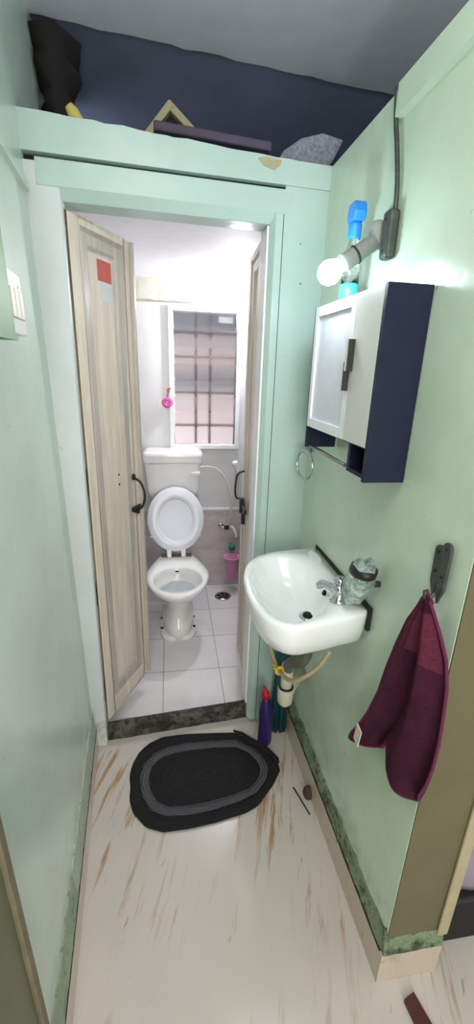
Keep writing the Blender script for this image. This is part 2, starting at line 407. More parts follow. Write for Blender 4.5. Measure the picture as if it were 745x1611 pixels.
# door frame (head and right jamb) with bevelled inner rebate
fr = sempty('trim_7', (.3, .02, 2.0), 'green painted wooden frame around the doorway')
h = MB()
x0, x1 = -.062, .688
A = lambda x, dy, z: (x, DW(x)+dy, z)
h.loft([[A(x0, 0, 2.094), A(x0, -.002, 2.03), A(x0, .018, 2.0), A(x0, .10, 2.0), A(x0, .10, 2.094)],
        [A(x1, 0, 2.094), A(.664, -.002, 2.03), A(.617, .018, 2.0), A(.617, .10, 2.0), A(x1, .10, 2.094)]], smooth=False)
h.build('head', M_greendim, fr, bevel=.002)
j = MB(); j.hexa([(.632, DW(.63)-.003), (.6565, DW(.655)-.003), (.6565, .14), (.617, .14), (.617, DW(.617)+.018)], .02, 2.03); j.build('jamb', M_greendim, fr, bevel=.002)
struct(MB().hexa([(.6560, DW(.66)+.003), (.6605, DW(.665)+.003), (.6605, .18), (.6560, .18)], 0.01, 2.02).build('trim_8', M_grime), 'dark crack between the door frame and the right pier')
struct(MB().hexa([(.6165, .068), (.6165, .15), (.61, .15), (.61, .068)], .1, 1.998).build('trim_9', M_offwhite), 'white lining strip inside the right jamb')
struct(MB().hexa([(.617, .14), (.86, .14), (.86, .2), (.617, .2)], 0, 2.1).build('wall_inner', M_white_wall), 'inner face of the pier towards the toilet room')
# threshold
th = MB(); tp = rag(18, (-.03, .0), (.66, .0), (.004, .004))
TH = lambda x: .030+.095*x
f0 = [(x, TH(x)-.008+abs(d), 0) for x, d in tp]; f1 = [(x, TH(x)-.006+abs(d), .060) for x, d in tp]; f2 = [(x, TH(x)+.006+abs(d), .070+d*.5) for x, d in tp]; f3 = [(x, TH(x)+.032, .069) for x, d in tp]; f4 = [(x, TH(x)+.034, 0) for x, d in tp]
th.loft([f0, f1, f2, f3, f4], False, False, False, closed=False)
th.add([f0[0], f1[0], f2[0], f3[0], f4[0]], [(0, 1, 2, 3, 4)]); th.add([f0[-1], f1[-1], f2[-1], f3[-1], f4[-1]], [(4, 3, 2, 1, 0)])
struct(th.build('trim_10', M_thresh), 'raised dirty black threshold of the doorway')
# toilet room walls
struct(MB().box((-.2, YB, -.05), (.29, YB+.12, 2.1)).box((.748, YB, -.05), (.95, YB+.12, 2.1)).box((.29, YB, -.05), (.748, YB+.12, 1.042)).box((.29, YB, 1.912), (.748, YB+.12, 2.1)).build('wall_far', M_white_wall))
struct(MB().box((-.12, YB-.008, 0), (.86, YB, .6)).build('wall_far_tiles', M_btile), 'grey wall tiles on the lower far wall of the toilet room')
struct(MB().box((-.12, YB-.012, .6), (.86, YB, .618)).build('trim_11', M_offwhite, bevel=.003), 'white border line above the grey tiles')
bm_ = MB(); bm_.loft([[(x, YB-.03+random.uniform(-.004, .004), 1.935+random.uniform(-.004, .004)), (x, YB-.03, 2.052), (x, YB, 2.052), (x, YB, 1.925)] for x in [-.12+.98*i/20 for i in range(21)]], smooth=False)
struct(bm_.build('trim_12', M_stainbeam), 'shallow white beam over the toilet room window')
struct(MB().box((-.24, .03, -.05), (-.12, YB+.1, 2.1)).build('wall_inner_left', M_white_wall))
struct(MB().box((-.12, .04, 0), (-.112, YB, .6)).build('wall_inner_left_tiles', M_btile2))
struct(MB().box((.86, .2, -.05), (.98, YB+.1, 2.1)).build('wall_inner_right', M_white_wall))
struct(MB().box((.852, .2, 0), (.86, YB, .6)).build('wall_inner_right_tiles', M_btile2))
struct(MB().box((-.24, .105, 2.052), (.98, YB+.12, 2.14)).build('ceiling_bathroom', M_bathceil))
# loft and ceiling
struct(MB().box((-.45, .2, 2.14), (.99, 1.9, 2.165)).build('floor_loft', M_loftshade))
struct(MB().box((-.45, 1.8, 2.165), (3.1, 1.9, ZC)).build('wall_loft_far', M_loftshade))
cl = MB(); edge = rag(40, (-.45, .335), (1.9, .60), (.01, .006))
cl.hexa([(1.9, -3.2), (-.45, -3.2)]+edge, ZC, ZC+.1); struct(cl.build('ceiling', M_ceil))
struct(MB().box((-.45, .25, ZC+.012), (3.1, 1.9, ZC+.1)).build('ceiling_loft', M_loft))
struct(MB().box((1.88, -3.2, ZC+.005), (3.1, 1.0, ZC+.1)).build('ceiling_side_room', M_ceil))
# side room and the hall behind the viewpoint
struct(MB().box((.985, -.72, 0), (3.1, -.62, 2.165)).build('wall_side_room', M_tan))
struct(MB().box((.985, -.72, 2.14), (3.1, 1.8, 2.165)).build('floor_side_loft', M_loftshade))
struct(MB().box((3.0, -3.2, 0), (3.1, -.72, ZC)).build('wall_side_room_right', M_green))
struct(MB().box((-.45, -3.3, 0), (3.1, -3.2, ZC)).build('wall_near', M_green))
# olive board and beige strip on the near left wall
o_ = MB(); o_.loft([[(LWX(-1.7, z)-.02, -1.7, z), (LWX(-1.7, z)+.02, -1.7, z), (LWX(-1.0, z)+.02, -1.0, z), (LWX(-1.0, z)-.02, -1.0, z)] for z in (0, 2.0)], smooth=False)
struct(o_.build('trim_13', M_olive), 'olive door board at the near left edge of the left wall')
o_ = MB(); o_.loft([[(LWX(-.995, z)-.01, -.999, z), (LWX(-.995, z)+.028, -.999, z), (LWX(-.975, z)+.028, -.978, z), (LWX(-.975, z)-.01, -.978, z)] for z in (0, 2.0)], smooth=False)
struct(o_.build('trim_14', M_oldstrip, bevel=.003), 'narrow beige upright strip beside the olive board')
# skirting left: pink tile, then mouldy cement strip above
def run_left(y0, y1, prof, n=24, amp=.002):
    m = MB(); R = []
    for i in range(n+1):
        y = y0+(y1-y0)*i/n; x = XL(y)
        R.append([(x+px-(.02*z), y, z+(random.uniform(-amp, amp) if k_ in (1, 2) else 0)) for k_, (px, z) in enumerate(prof)])
    m.loft(R, smooth=False); return m
struct(run_left(-3.1, -.0, [(-.02, .11), (-.02, 0), (.012, 0), (.012, .108), (.006, .112)], 4, 0).build('baseboard_left', M_skirt))
struct(run_left(-.62, -.02, [(-.02, .21), (.004, .20), (.013, .112), (-.02, .1)], 30, .008).build('trim_15', M_strip2), 'whitish patched cement strip above the far left skirting')
struct(run_left(-1.0, -.62, [(-.02, .21), (.004, .20), (.013, .112), (-.02, .1)], 20, .008).build('trim_16', M_strip3), 'mouldy cement strip above the near left skirting')
struct(run_left(-1.0, -.02, [(-.02, .119), (.011, .118), (.0145, .110), (-.02, .109)], 30, .002).build('trim_17', M_grime), 'black mould line above the left skirting')
# skirting right and around the wall end
def run_right(prof, y0, y1, n, amp):
    m = MB(); R = []
    for i in range(n+1):
        y = y0+(y1-y0)*i/n; R.append([(XR(y)-px, y, z+(random.uniform(-amp, amp) if k_ in (1, 2) else 0)) for k_, (px, z) in enumerate(prof)])
    m.loft(R, smooth=False); return m
sk = run_right([(-.01, .117), (-.01, 0), (.011, 0), (.011, .115), (.008, .117)], YF-.011, .055, 4, 0)
sk.box((XR(YF)-.011, YF-.012, 0), (.985, YF, .117))
struct(sk.build('baseboard_right', M_skirt))
st = run_right([(-.01, .185), (.002, .185), (.011, .117), (-.01, .105)], YF, .05, 40, .008)
x0, x1 = XR(YF)-.008, .985
R = []
for i in range(13):
    x = x0+(x1-x0)*i/12; R.append([(x, YF+.005, .2), (x, YF-.006, .165+random.uniform(-.008, .008)), (x, YF-.013, .117+random.uniform(-.002, .003)), (x, YF+.005, .105)])
st.loft(R, smooth=False); struct(st.build('trim_18', M_strip), 'mouldy cement strip above the right skirting')
gl = run_right([(-.01, .124), (.010, .123), (.0125, .115), (-.01, .115)], YF, .05, 30, .002)
struct(gl.build('trim_19', M_grime), 'black mould line above the right skirting')

c_ = [(.566, 2.160), (.590, 2.166), (.640, 2.162), (.634, 2.148), (.618, 2.136), (.600, 2.140), (.584, 2.143)]
struct(MB().loft([[(x, DW(x)-.006-k, z) for x, z in c_] for k in (0, .0015)], smooth=False).build('trim_21', M_tanedge), 'chipped patch of bare plaster on the header wall')

# ---------------------------------------------------------------- exterior behind the louvres
struct(MB().box((-1.2, 2.3, -.5), (2.2, 2.4, 2.9)).build('wall_neighbour', M_ext), 'pinkish wall of the house across the gap')
struct(MB().box((-1.2, 2.2, 1.835), (2.2, 2.3, 2.5)).box((-1.2, 2.25, 1.385), (2.2, 2.3, 1.475)).build('trim_20', M_extg), 'grey concrete bands on the neighbouring wall')

# ---------------------------------------------------------------- window
wn = sempty('window_1', (.519, YB, 1.042), 'white framed louvre window with grille in the toilet room')
f = MB(); a0, a1, b0, b1 = .290, .748, 1.042, 1.912; w = .028
f.box((a0, YB-.02, b0), (a0+w, YB+.06, b1)).box((a1-w, YB-.02, b0), (a1, YB+.06, b1)).box((a0+w, YB-.02, b0), (a1-w, YB+.06, b0+w)).box((a0+w, YB-.02, b1-w), (a1-w, YB+.06, b1))
f.build('window_frame', M_offwhite, wn, bevel=.003)
c0, c1 = .321, .716
for i in range(8):
    z = 1.078+i*.1
    tilt = .010 if i not in (2, 6) else .035
    if i == 4: tilt = .02
    g = MB(); g.obox(((c0+c1)/2, YB+.012, z+.052), ((c1-c0)/2, 0, 0), (0, .0025, 0), (0, -tilt, .050)); g.build('louvre_pane', M_louvre, wn)
for x in (c0-.001, c1+.001):
    m = MB(); m.box((x-.004, YB-.004, 1.075), (x+.004, YB+.03, 1.88))
    for i in range(8): m.box((x-.007, YB-.012, 1.083+i*.1), (x+.007, YB+.0, 1.095+i*.1))
    m.build('louvre_clips', M_steel, wn)
g = MB()
for x in (.465, .559): g.box((x-.008, YB+.078, 1.05), (x+.008, YB+.092, 1.90))
for z in (1.186, 1.40, 1.624, 1.768): g.box((.30, YB+.092, z-.007), (.74, YB+.102, z+.007))
g.build('grille', M_bars, wn)
MB().obox((.65, YB+.04, 1.85), (.045, 0, 0), (0, .001, 0), (0, 0, .018)).build('torn_paper', M_paper, wn)

# ---------------------------------------------------------------- door leaves
def leaf(root, hinge, dirv, width, z0, z1, thick, side, mat, inner=.05, rt=.022, rb=.075, lab=None):
    """panelled leaf; side=+1: visible face to the right of dirv"""
    h = Vector((hinge[0], hinge[1], 0)); d = Vector((dirv[0], dirv[1], 0)).normalized(); nrm = Vector((d.y, -d.x, 0))*side
    def bx(m, u0, u1, w0, w1, n0, n1):
        c = h+d*(u0+u1)/2+nrm*(n0+n1)/2; c.z = (w0+w1)/2
        m.obox(c, d*(u1-u0)/2, nrm*(n1-n0)/2, (0, 0, (w1-w0)/2))
    sw = inner
    m = MB(); bx(m, 0, sw, z0, z1, -thick, 0); bx(m, width-sw, width, z0, z1, -thick, 0); bx(m, sw, width-sw, z0, z0+rb, -thick, 0); bx(m, sw, width-sw, z1-rt, z1, -thick, 0)
    m.build('leaf_frame', mat, root, bevel=.004)
    # moulded slope around the panel
    def pt(u, w, k): p = h+d*u+nrm*k; return (p.x, p.y, w)
    m = MB()
    prof = [(0, -.001), (.006, -.010), (.014, -.004), (.044, -.006), (.052, -.013), (.058, -.016)]
    rings = []
    for q, e in prof: rings.append([pt(sw+q, z0+rb+q, e), pt(width-sw-q, z0+rb+q, e), pt(width-sw-q, z1-rt-q, e), pt(sw+q, z1-rt-q, e)])
    m.loft(rings, False, False, False); m.build('panel_moulding', M_wood2, root)
    m = MB(); bx(m, sw, width-sw, z0+rb, z1-rt, -.030, -.0155); m.build('panel', mat, root)
    return h, d, nrm, bx
HL = Vector((.006, .035, .1)); d1 = Vector((.157, .322, 0)).normalized()
dl = sempty('door_1', (HL.x, HL.y, .1), 'pale worn wooden left door leaf opened inwards')
h, d, nr, bx = leaf(dl, HL, d1, .352, .10, 1.985, .034, 1, M_wood)
m = MB(); bx(m, .335, .352, .10, 1.985, .0005, .014); m.build('closing_strip', M_wood2, dl, bevel=.003)
m = MB(); bx(m, -.004, -.0005, .10, 1.985, -.034, -.002); m.build('weathered_edge', M_wooddark, dl)
for z in (1.86, 1.165, .72, .26):
    m = MB(); bx(m, -.008, -.004, z-.05, z+.05, -.034, -.004); c = h-d*.010-nr*.018
    m.lathe((c.x, c.y, z-.05), [(.0001, 0), (.006, 0), (.006, .1), (.0001, .1)], n=12)
    m.build('hinge', M_black if z < 1.8 else M_steel, dl)
# pull handle
hc = h+d*.300
m = MB(); P = lambda u, n_, z: tuple((h+d*u+nr*n_)[:2])+(z,)
m.tube(spline([P(.295, .0, 1.115), P(.295, .03, 1.10), P(.300, .045, 1.06), P(.300, .045, 1.02), P(.298, .03, .985), P(.298, 0, .975)], 6), .005)
hd_ = m.build('handle', M_black, dl)
MB().lathe(P(.295, 0, 1.118), [(.0001, .0), (.014, 0), (.012, .005), (.0001, .006)], nr).lathe(P(.298, 0, .972), [(.0001, .0), (.014, 0), (.012, .005), (.0001, .006)], nr).build('handle_rose', M_black, hd_)
m = MB(); bx(m, .268, .33, .972, .990, .001, .010); bx(m, .300, .312, .955, .972, .002, .014); m.build('bolt', M_black, dl)
m = MB(); bx(m, .155, .235, 1.830, 1.895, -.0156, -.0145); m.build('sticker', M_red, dl)['label'] = 'red sticker'
m = MB(); bx(m, .166, .235, 1.768, 1.829, -.0156, -.0147); m.build('paper_label', M_paper, dl)['label'] = 'white paper label'
for z in (1.105, 1.145): MB().lathe(P(.21, -.0155, z), [(.0001, 0), (.004, 0), (.004, .002), (.0001, .003)], nr, 10).build('screw_hole', M_hole, dl)

HR = Vector((.612, .152, .1)); d2 = Vector((.012, .300, 0)).normalized()
dr = sempty('door_2', (HR.x, HR.y, .1), 'right door leaf folded fully inwards and seen edge on')
h, d, nr, bx = leaf(dr, HR, d2, .300, .10, 1.985, .030, -1, M_wood)
m = MB(); bx(m, -.004, -.0005, .10, 1.985, -.030, -.002); m.build('weathered_edge', M_wooddark, dr)
P = lambda u, n_, z: tuple((h+d*u+nr*n_)[:2])+(z,)
for z in (1.80, 1.0, .3):
    m = MB(); bx(m, -.008, -.004, z-.04, z+.04, -.03, -.006); m.build('hinge', M_black, dr)
m = MB(); m.tube(spline([P(.22, .0, 1.125), P(.22, .03, 1.11), P(.22, .04, 1.06), P(.22, .035, 1.0), P(.22, 0, .995)], 6), .0045)
m.build('handle', M_black, dr)
m = MB(); bx(m, .10, .27, .955, .975, .001, .012); bx(m, .20, .22, .93, 1.0, .001, .02); bx(m, .13, .145, .90, .955, .002, .02); m.build('bolt', M_black, dr)

# ---------------------------------------------------------------- toilet
TX = .318
to = thing('toilet', 'white ceramic pedestal toilet with raised seat, standing before the far wall', 'toilet', (TX, .85, .004))
N = 48
def bowl_ring(z, fx, y_f, y_b, wb, cx=TX, p=2.0):
    """front half ellipse, back half tapering to width wb; y_mid between"""
    ym = y_f+(y_b-y_f)*.52; out = []
    for i in range(N):
        a = 2*PI*i/N; c, s_ = math.cos(a), math.sin(a)
        if s_ <= 0: x = fx*math.copysign(abs(c)**(2/p), c); y = ym+(ym-y_f)*s_
        else:
            t = s_; e = min(1.0, t*1.12)
            wx = fx+(wb-fx)*(e**1.4); x = wx*math.copysign(min(1, abs(c)*2.4)**.8, c); y = ym+(y_b-ym)*min(1, t**1.15)
        out.append((cx+x, y, z))
    return out
m = MB()
rings = [bowl_ring(.004, .100, .690, 1.10, .095), bowl_ring(.10, .098, .696, 1.10, .095), bowl_ring(.13, .086, .722, 1.10, .088), bowl_ring(.18, .082, .735, 1.10, .08),
         bowl_ring(.22, .092, .71, 1.10, .085), bowl_ring(.28, .125, .655, 1.10, .095), bowl_ring(.335, .160, .585, 1.10, .105), bowl_ring(.365, .178, .548, 1.09, .112),
         bowl_ring(.390, .186, .532, 1.085, .114), bowl_ring(.402, .182, .538, 1.08, .110)]
m.loft(rings, True, False)
def ell(z, rx, ry, cy, cx=TX): return [(cx+rx*math.cos(2*PI*i/N), cy+ry*math.sin(2*PI*i/N), z) for i in range(N)]
inner = [ell(.403, .146, .158, .742), ell(.396, .139, .152, .742), ell(.375, .136, .150, .742), ell(.345, .126, .138, .748), ell(.315, .105, .112, .755), ell(.295, .06, .065, .765)]
m.loft([rings[-1]]+inner, False, True)
m.build('bowl', M_ceramic, to)
# foot flange
m = MB(); R = []
for z, k in ((.004, 1.0), (.03, 1.0), (.038, .95)):
    R.append([(TX+.112*k*math.copysign(abs(math.cos(a))**.6, math.cos(a)), .86+.165*k*math.copysign(abs(math.sin(a))**.75, math.sin(a)), z) for a in [2*PI*i/40 for i in range(40)]])
m.loft(R); m.build('foot', M_ceramic, to)
for x, y in ((-.098, .80), (.098, .80), (-.098, .91), (.098, .91)):
    MB().lathe((TX+x, y, .038), [(.0001, 0), (.010, 0), (.007, .006), (.0001, .008)], n=12).build('bolt', M_hole, to)
MB().loft([ell(.321, .104, .111, .755), ell(.323, .1045, .1115, .755)]).build('water', M_clear, to)
MB().obox((TX-.002, .890, .374), (.010, 0, 0), (0, .0008, .0002), (0, .0015, .0035)).build('maker_mark', M_hole, to)
# seat ring, raised and leaning on the cistern
def lidpt(u, w, k):      # u across, w along height from hinge, k outward (towards viewer)
    th_ = math.radians(14); y = 1.062+w*math.sin(th_)-k*math.cos(th_); z = .432+w*math.cos(th_)+k*math.sin(th_)
    return (TX-.002+u, y, z)
def oval(rx, ry, cw, k, n=48): return [lidpt(rx*math.cos(2*PI*i/n), cw+ry*math.sin(2*PI*i/n), k) for i in range(n)]
LB = MB(); LB.loft([oval(.170, .198, .208, -.012), oval(.178, .206, .208, -.006), oval(.178, .206, .208, 0.0), oval(.170, .198, .208, .003)]); LB.build('lid', M_seatin, to)
SR = MB(); SR.loft([oval(.178, .206, .208, .004), oval(.180, .208, .208, .010), oval(.174, .202, .208, .020), oval(.118, .142, .205, .020), oval(.108, .132, .205, .012), oval(.108, .132, .205, .004), oval(.178, .206, .208, .004)], False, False)
SR.build('seat', M_plastic, to)
for sx in (-1, 1):
    m = MB(); m.obox(lidpt(sx*.045, -.010, .008), (.014, 0, 0), (0, .010, 0), (0, .004, .028)); m.lathe((TX-.002+sx*.045, 1.04, .404), [(.0001, 0), (.015, 0), (.015, .014), (.0001, .016)], n=14)
    m.build('seat_hinge', M_plastic, to)
for sx in (-1, 1): MB().obox(lidpt(sx*.145, .10, .0212), (.016, 0, 0), (0, .003, 0), (0, 0, .0012)).build('buffer', M_seatin, to)
m = MB(); m.box((TX-.095, 1.035, .400), (TX+.095, 1.085, .406)); m.build('stained_seam', M_wooddark, to)
# cistern
def rr(cx, cy, hx, hy, r, z, n=6):
    out = []
    for qx, qy, a0_ in ((1, 1, 0), (-1, 1, PI/2), (-1, -1, PI), (1, -1, 1.5*PI)):
        for i in range(n+1):
            a = a0_+PI/2*i/n; out.append((cx+qx*(hx-r)+r*math.cos(a), cy+qy*(hy-r)+r*math.sin(a), z))
    return out
ct = thing('cistern', 'white rectangular ceramic flush tank on the wall behind the toilet', 'cistern', (.305, 1.29, .76))
m = MB(); m.loft([rr(.305, 1.29, .150, .075, .03, .742), rr(.305, 1.29, .165, .082, .03, .80), rr(.305, 1.29, .178, .086, .03, .97), rr(.305, 1.29, .18, .088, .03, .978)]); m.build('tank', M_ceramic, ct)
m = MB(); m.loft([rr(.305, 1.285, .183, .092, .03, .979), rr(.305, 1.285, .187, .095, .03, .990), rr(.305, 1.285, .184, .093, .03, 1.010), rr(.305, 1.285, .188, .096, .03, 1.020), rr(.305, 1.285, .185, .093, .03, 1.046), rr(.305, 1.285, .160, .075, .03, 1.052)]); m.build('tank_lid', M_ceramic, ct)
m = MB(); m.box((.418, 1.180, .905), (.475, 1.196, .925)); m.lathe((.462, 1.215, .915), [(.0001, 0), (.013, 0), (.013, .03), (.0001, .03)], (0, -1, 0), 16); m.build('flush_lever', M_plastic, ct, bevel=.003)
m = MB(); m.tube([(.318, 1.29, .745), (.318, 1.29, .46), (.318, 1.24, .39), (.318, 1.12, .37)], .022, 16); m.build('flush_pipe', M_plastic, ct)

# water supply in the toilet room
tag(MB().tube(spline([(.480, 1.30, .93), (.53, 1.30, .935), (.60, 1.30, .915), (.66, 1.30, .84), (.695, 1.30, .72), (.70, 1.31, .62), (.690, 1.33, .53), (.672, 1.335, .488)], 8), .0065, 10).build('supply_hose', M_whose), 'thin white hose arching from the flush tank down to the stop valve', 'hose')
vt = thing('stop_valve', 'small wall valve with black body and cream elbow spout beside the toilet', 'valve', (.668, 1.377, .47))
MB().tube([(.640, 1.377, .485), (.640, 1.335, .485), (.668, 1.33, .485)], .010).lathe((.640, 1.377, .485), [(.0001, 0), (.02, 0), (.018, .006), (.0001, .007)], (0, -1, 0), 16).build('valve_body', M_chrome, vt)
MB().lathe((.662, 1.33, .485), [(.0001, 0), (.017, 0), (.017, .03), (.0001, .03)], (1, 0, 0), 14).build('valve_cap', M_black, vt)
MB().tube(spline([(.690, 1.33, .485), (.715, 1.32, .490), (.735, 1.30, .455), (.742, 1.29, .425)], 5), [.011]*16, 12).build('spout', M_cream, vt)
hs = thing('hand_shower', 'white hand shower hung on the wall right of the cistern', 'shower', (.74, 1.35, .93))
MB().lathe((.716, 1.32, .965), [(.0001, 0), (.020, 0), (.022, .012), (.017, .03), (.013, .08), (.012, .11), (.0001, .112)], (.35, .1, -1), 18).build('shower_head', M_plastic, hs)
MB().box((.735, 1.33, .88), (.765, 1.384, .90)).build('shower_holder', M_chrome, hs, bevel=.003)
tn = thing('wall_tap', 'blue green plastic tap knob above the pink mug', 'tap', (.713, 1.30, .34))
MB().tube([(.713, 1.377, .345), (.713, 1.30, .345)], .009, 12).build('tap_stem', M_chrome, tn)
MB().lathe((.713, 1.305, .345), [(.0001, 0), (.022, .0), (.026, .008), (.024, .018), (.0001, .022)], (0, -1, 0), 12).build('knob', M_teal, tn)
mg = thing('mug', 'pink plastic tapered mug hanging below the blue green tap knob', 'mug', (.712, 1.25, .11))
MB().lathe((.712, 1.27, .112), [(.0001, 0), (.034, 0), (.050, .165), (.060, .168), (.062, .174), (.056, .176), (.047, .170), (.032, .006), (.0001, .006)], n=28).build('body', M_pink, mg)
MB().tube(spline([(.765, 1.27, .27), (.79, 1.28, .25), (.79, 1.29, .18), (.757, 1.28, .17)], 5), .006, 8).build('handle', M_pink, mg)
MB().tube([(.713, 1.325, .336), (.713, 1.326, .285)], .003, 8).build('hanging_loop', M_pink, mg)
fd = thing('floor_drain', 'round dark floor drain grate in the white tiles right of the toilet', 'drain', (.642, 1.205, .004))
MB().lathe((.642, 1.205, .004), [(.0001, 0), (.058, 0), (.055, .004), (.0001, .004)], n=32).build('rim', M_steel, fd)
m = MB()
for k in range(5):
    a = 2*PI*k/5+.3; m.lathe((.642+.030*math.cos(a), 1.205+.030*math.sin(a), .0078), [(.0001, 0), (.014, 0), (.014, .0012), (.0001, .0012)], n=14)
m.lathe((.642, 1.205, .0078), [(.0001, 0), (.012, 0), (.012, .0012), (.0001, .0012)], n=14); m.build('grate_holes', M_hole, fd)
lf = thing('bath_scrubber', 'magenta net bath puff hanging at the left of the window frame', 'bath puff', (.280, 1.345, 1.30))
MB().torus((.276, 1.352, 1.342), .022, .012, (1, 0, 0), (0, 0, 1), 30, 12).build('puff', M_magenta, lf)
MB().tube(spline([(.276, 1.352, 1.375), (.283, 1.354, 1.40), (.295, 1.356, 1.43), (.278, 1.355, 1.42), (.284, 1.354, 1.40)], 5), .003, 8).build('cord', M_redcap, lf)
MB().tube([(.290, 1.362, 1.44), (.290, 1.345, 1.44)], .003, 8).build('hook', M_steel, lf)
lb = thing('bath_bulb', 'small lit bulb high on the right side of the toilet room', 'light bulb', (.700, 1.2, 1.945))
def bulb(c, axis, r, mb):
    return mb.lathe(c, [(r*.72, -r*.8), (r*.93, -r*.4), (r, 0), (r*.86, r*.5), (r*.5, r*.86), (.0001, r)], axis, 24)
def bulb_neck(c, axis, r, mb):
    return mb.lathe(c, [(.0001, -r*1.6), (r*.50, -r*1.6), (r*.55, -r*1.3), (r*.74, -r*.81), (.0001, -r*.81)], axis, 24)
bulb((.700, 1.2, 1.945), (0, -.3, -1), .022, MB()).build('glass', M_bulb2, lb)
bulb_neck((.700, 1.2, 1.945), (0, -.3, -1), .022, MB()).build('neck', M_plastic, lb)
MB().lathe((.700, 1.212, 1.985), [(.0001, -.02), (.016, -.02), (.018, 0), (.018, .06), (.03, .066), (.0001, .067)], (0, 0, 1), 16).build('holder', M_plastic, lb)

# ---------------------------------------------------------------- wash basin
bs = thing('wash_basin', 'white wall hung ceramic wash basin on the green right wall', 'basin', (.68, -.35, .8))
outline = [(.812, -.556), (.765, -.566), (.705, -.584), (.645, -.597), (.590, -.607), (.550, -.590), (.520, -.545), (.503, -.475), (.500, -.405), (.506, -.315), (.527, -.240), (.570, -.180), (.640, -.146), (.720, -.132), (.8055, -.126)]
def closedring(pts, n):            # resample closed polygon by arc length with light smoothing
    P_ = [Vector((p[0], p[1], 0)) for p in pts]; Lg = [0]
    for i in range(len(P_)): Lg.append(Lg[-1]+(P_[(i+1) % len(P_)]-P_[i]).length)
    out = []
    for k in range(n):
        s_ = Lg[-1]*k/n; i = max(j_ for j_ in range(len(P_)) if Lg[j_] <= s_); t = (s_-Lg[i])/(Lg[i+1]-Lg[i]+1e-9)
        out.append(P_[i].lerp(P_[(i+1) % len(P_)], t))
    for _ in range(2):
        out = [(out[i-1]+2*out[i]+out[(i+1) % n])/4 for i in range(n)]
    return out
NB = 84
base = closedring(outline, NB)
BC = Vector((.70, -.36, 0)); WL = .808
def brow(k, z, cx=None):           # scale about the wall side
    out = []
    for p in base:
        c = cx or BC; q = c+(p-c)*k
        # keep the wall side on the wall
        w_ = max(0, min(1, (p.x-.74)/.05)); q = q.lerp(Vector((p.x, q.y, 0)), w_)
        out.append((q.x, q.y, z))
    return out
m = MB()
outer = [brow(.30, .800), brow(.52, .806), brow(.76, .826), brow(.90, .856), brow(.975, .900), brow(1.0, .940), brow(1.0, .950), brow(.985, .957)]
m.loft(outer, True, False)
# inner bowl: offset curve, deck wider at the wall side
inn = [(.735, -.470), (.690, -.535), (.640, -.565), (.595, -.578), (.560, -.560), (.538, -.515), (.527, -.455), (.524, -.400), (.530, -.320), (.550, -.255), (.588, -.205), (.640, -.180), (.690, -.195), (.725, -.260), (.748, -.340), (.752, -.410)]
ib = closedring(inn, 200)
# match start by direction from a centre
IC = Vector((.645, -.38, 0))
def polar(ring, ang):
    best = min(ring, key=lambda p: abs((math.atan2(p.y-IC.y, p.x-IC.x)-ang+PI) % (2*PI)-PI)); return best
ir = [polar(ib, math.atan2(p.y-IC.y, p.x-IC.x)) for p in base]
DC = Vector((.690, -.395, 0))
def irow(k, z): return [((DC+(p-DC)*k).x, (DC+(p-DC)*k).y, z) for p in ir]
m.loft([outer[-1], irow(1.03, .955), irow(1.0, .951), irow(.95, .938), irow(.88, .915), irow(.74, .887), irow(.5, .862), irow(.25, .848), irow(.1, .845)], False, True)
m.build('bowl', M_ceramic2, bs)
MB().lathe((.700, -.392, .845), [(.0001, .001), (.008, .001), (.010, .0045), (.024, .006), (.028, .003), (.028, 0), (.0001, 0)], n=28).build('drain_ring', M_chrome, bs)
MB().lathe((.700, -.392, .8455), [(.0001, 0), (.0165, 0), (.0165, .0075), (.0001, .0075)], n=24).build('drain_hole', M_hole, bs)
MB().loft([[(.775+.018*math.cos(a)-.0, -.20+.050*math.sin(a), z) for a in [2*PI*i/24 for i in range(24)]] for z in (.951, .9585)]).build('soap_tray', M_ceramic2, bs, bevel=.003)
MB().lathe((.748, -.392, .925), [(.0001, 0), (.010, 0), (.010, .006), (.0001, .006)], (-1, 0, .7), 16).build('overflow_hole', M_hole, bs)
m = MB()
for a_, b_ in (((.800, -.122), (.797, -.57)),):
    m.box((.805, -.560, .90), (.8145, -.120, .968))
m.build('wall_seal', M_grime, bs)
# tap
tp_ = thing('basin_tap', 'small chrome tap standing on the near rear corner of the white basin', 'tap', (.747, -.488, .957))
MB().lathe((.747, -.488, .956), [(.0001, 0), (.026, 0), (.026, .005), (.019, .010), (.018, .030), (.022, .036), (.021, .044), (.014, .052), (.0001, .054)], n=24).build('tap_body', M_chrome, tp_)
MB().tube(spline([(.747, -.482, .980), (.735, -.455, .982), (.722, -.430, .978), (.716, -.420, .972)], 5), [.011]*16, 14).lathe((.716, -.420, .974), [(.0001, -.012), (.010, -.012), (.012, 0), (.0001, .010)], (0, 0, 1), 14).build('spout', M_chrome, tp_)
MB().lathe((.747, -.488, 1.010), [(.0001, 0), (.016, 0), (.021, .007), (.017, .016), (.0001, .020)], (0, 0, 1), 8).build('tap_knob', M_chrome, tp_)
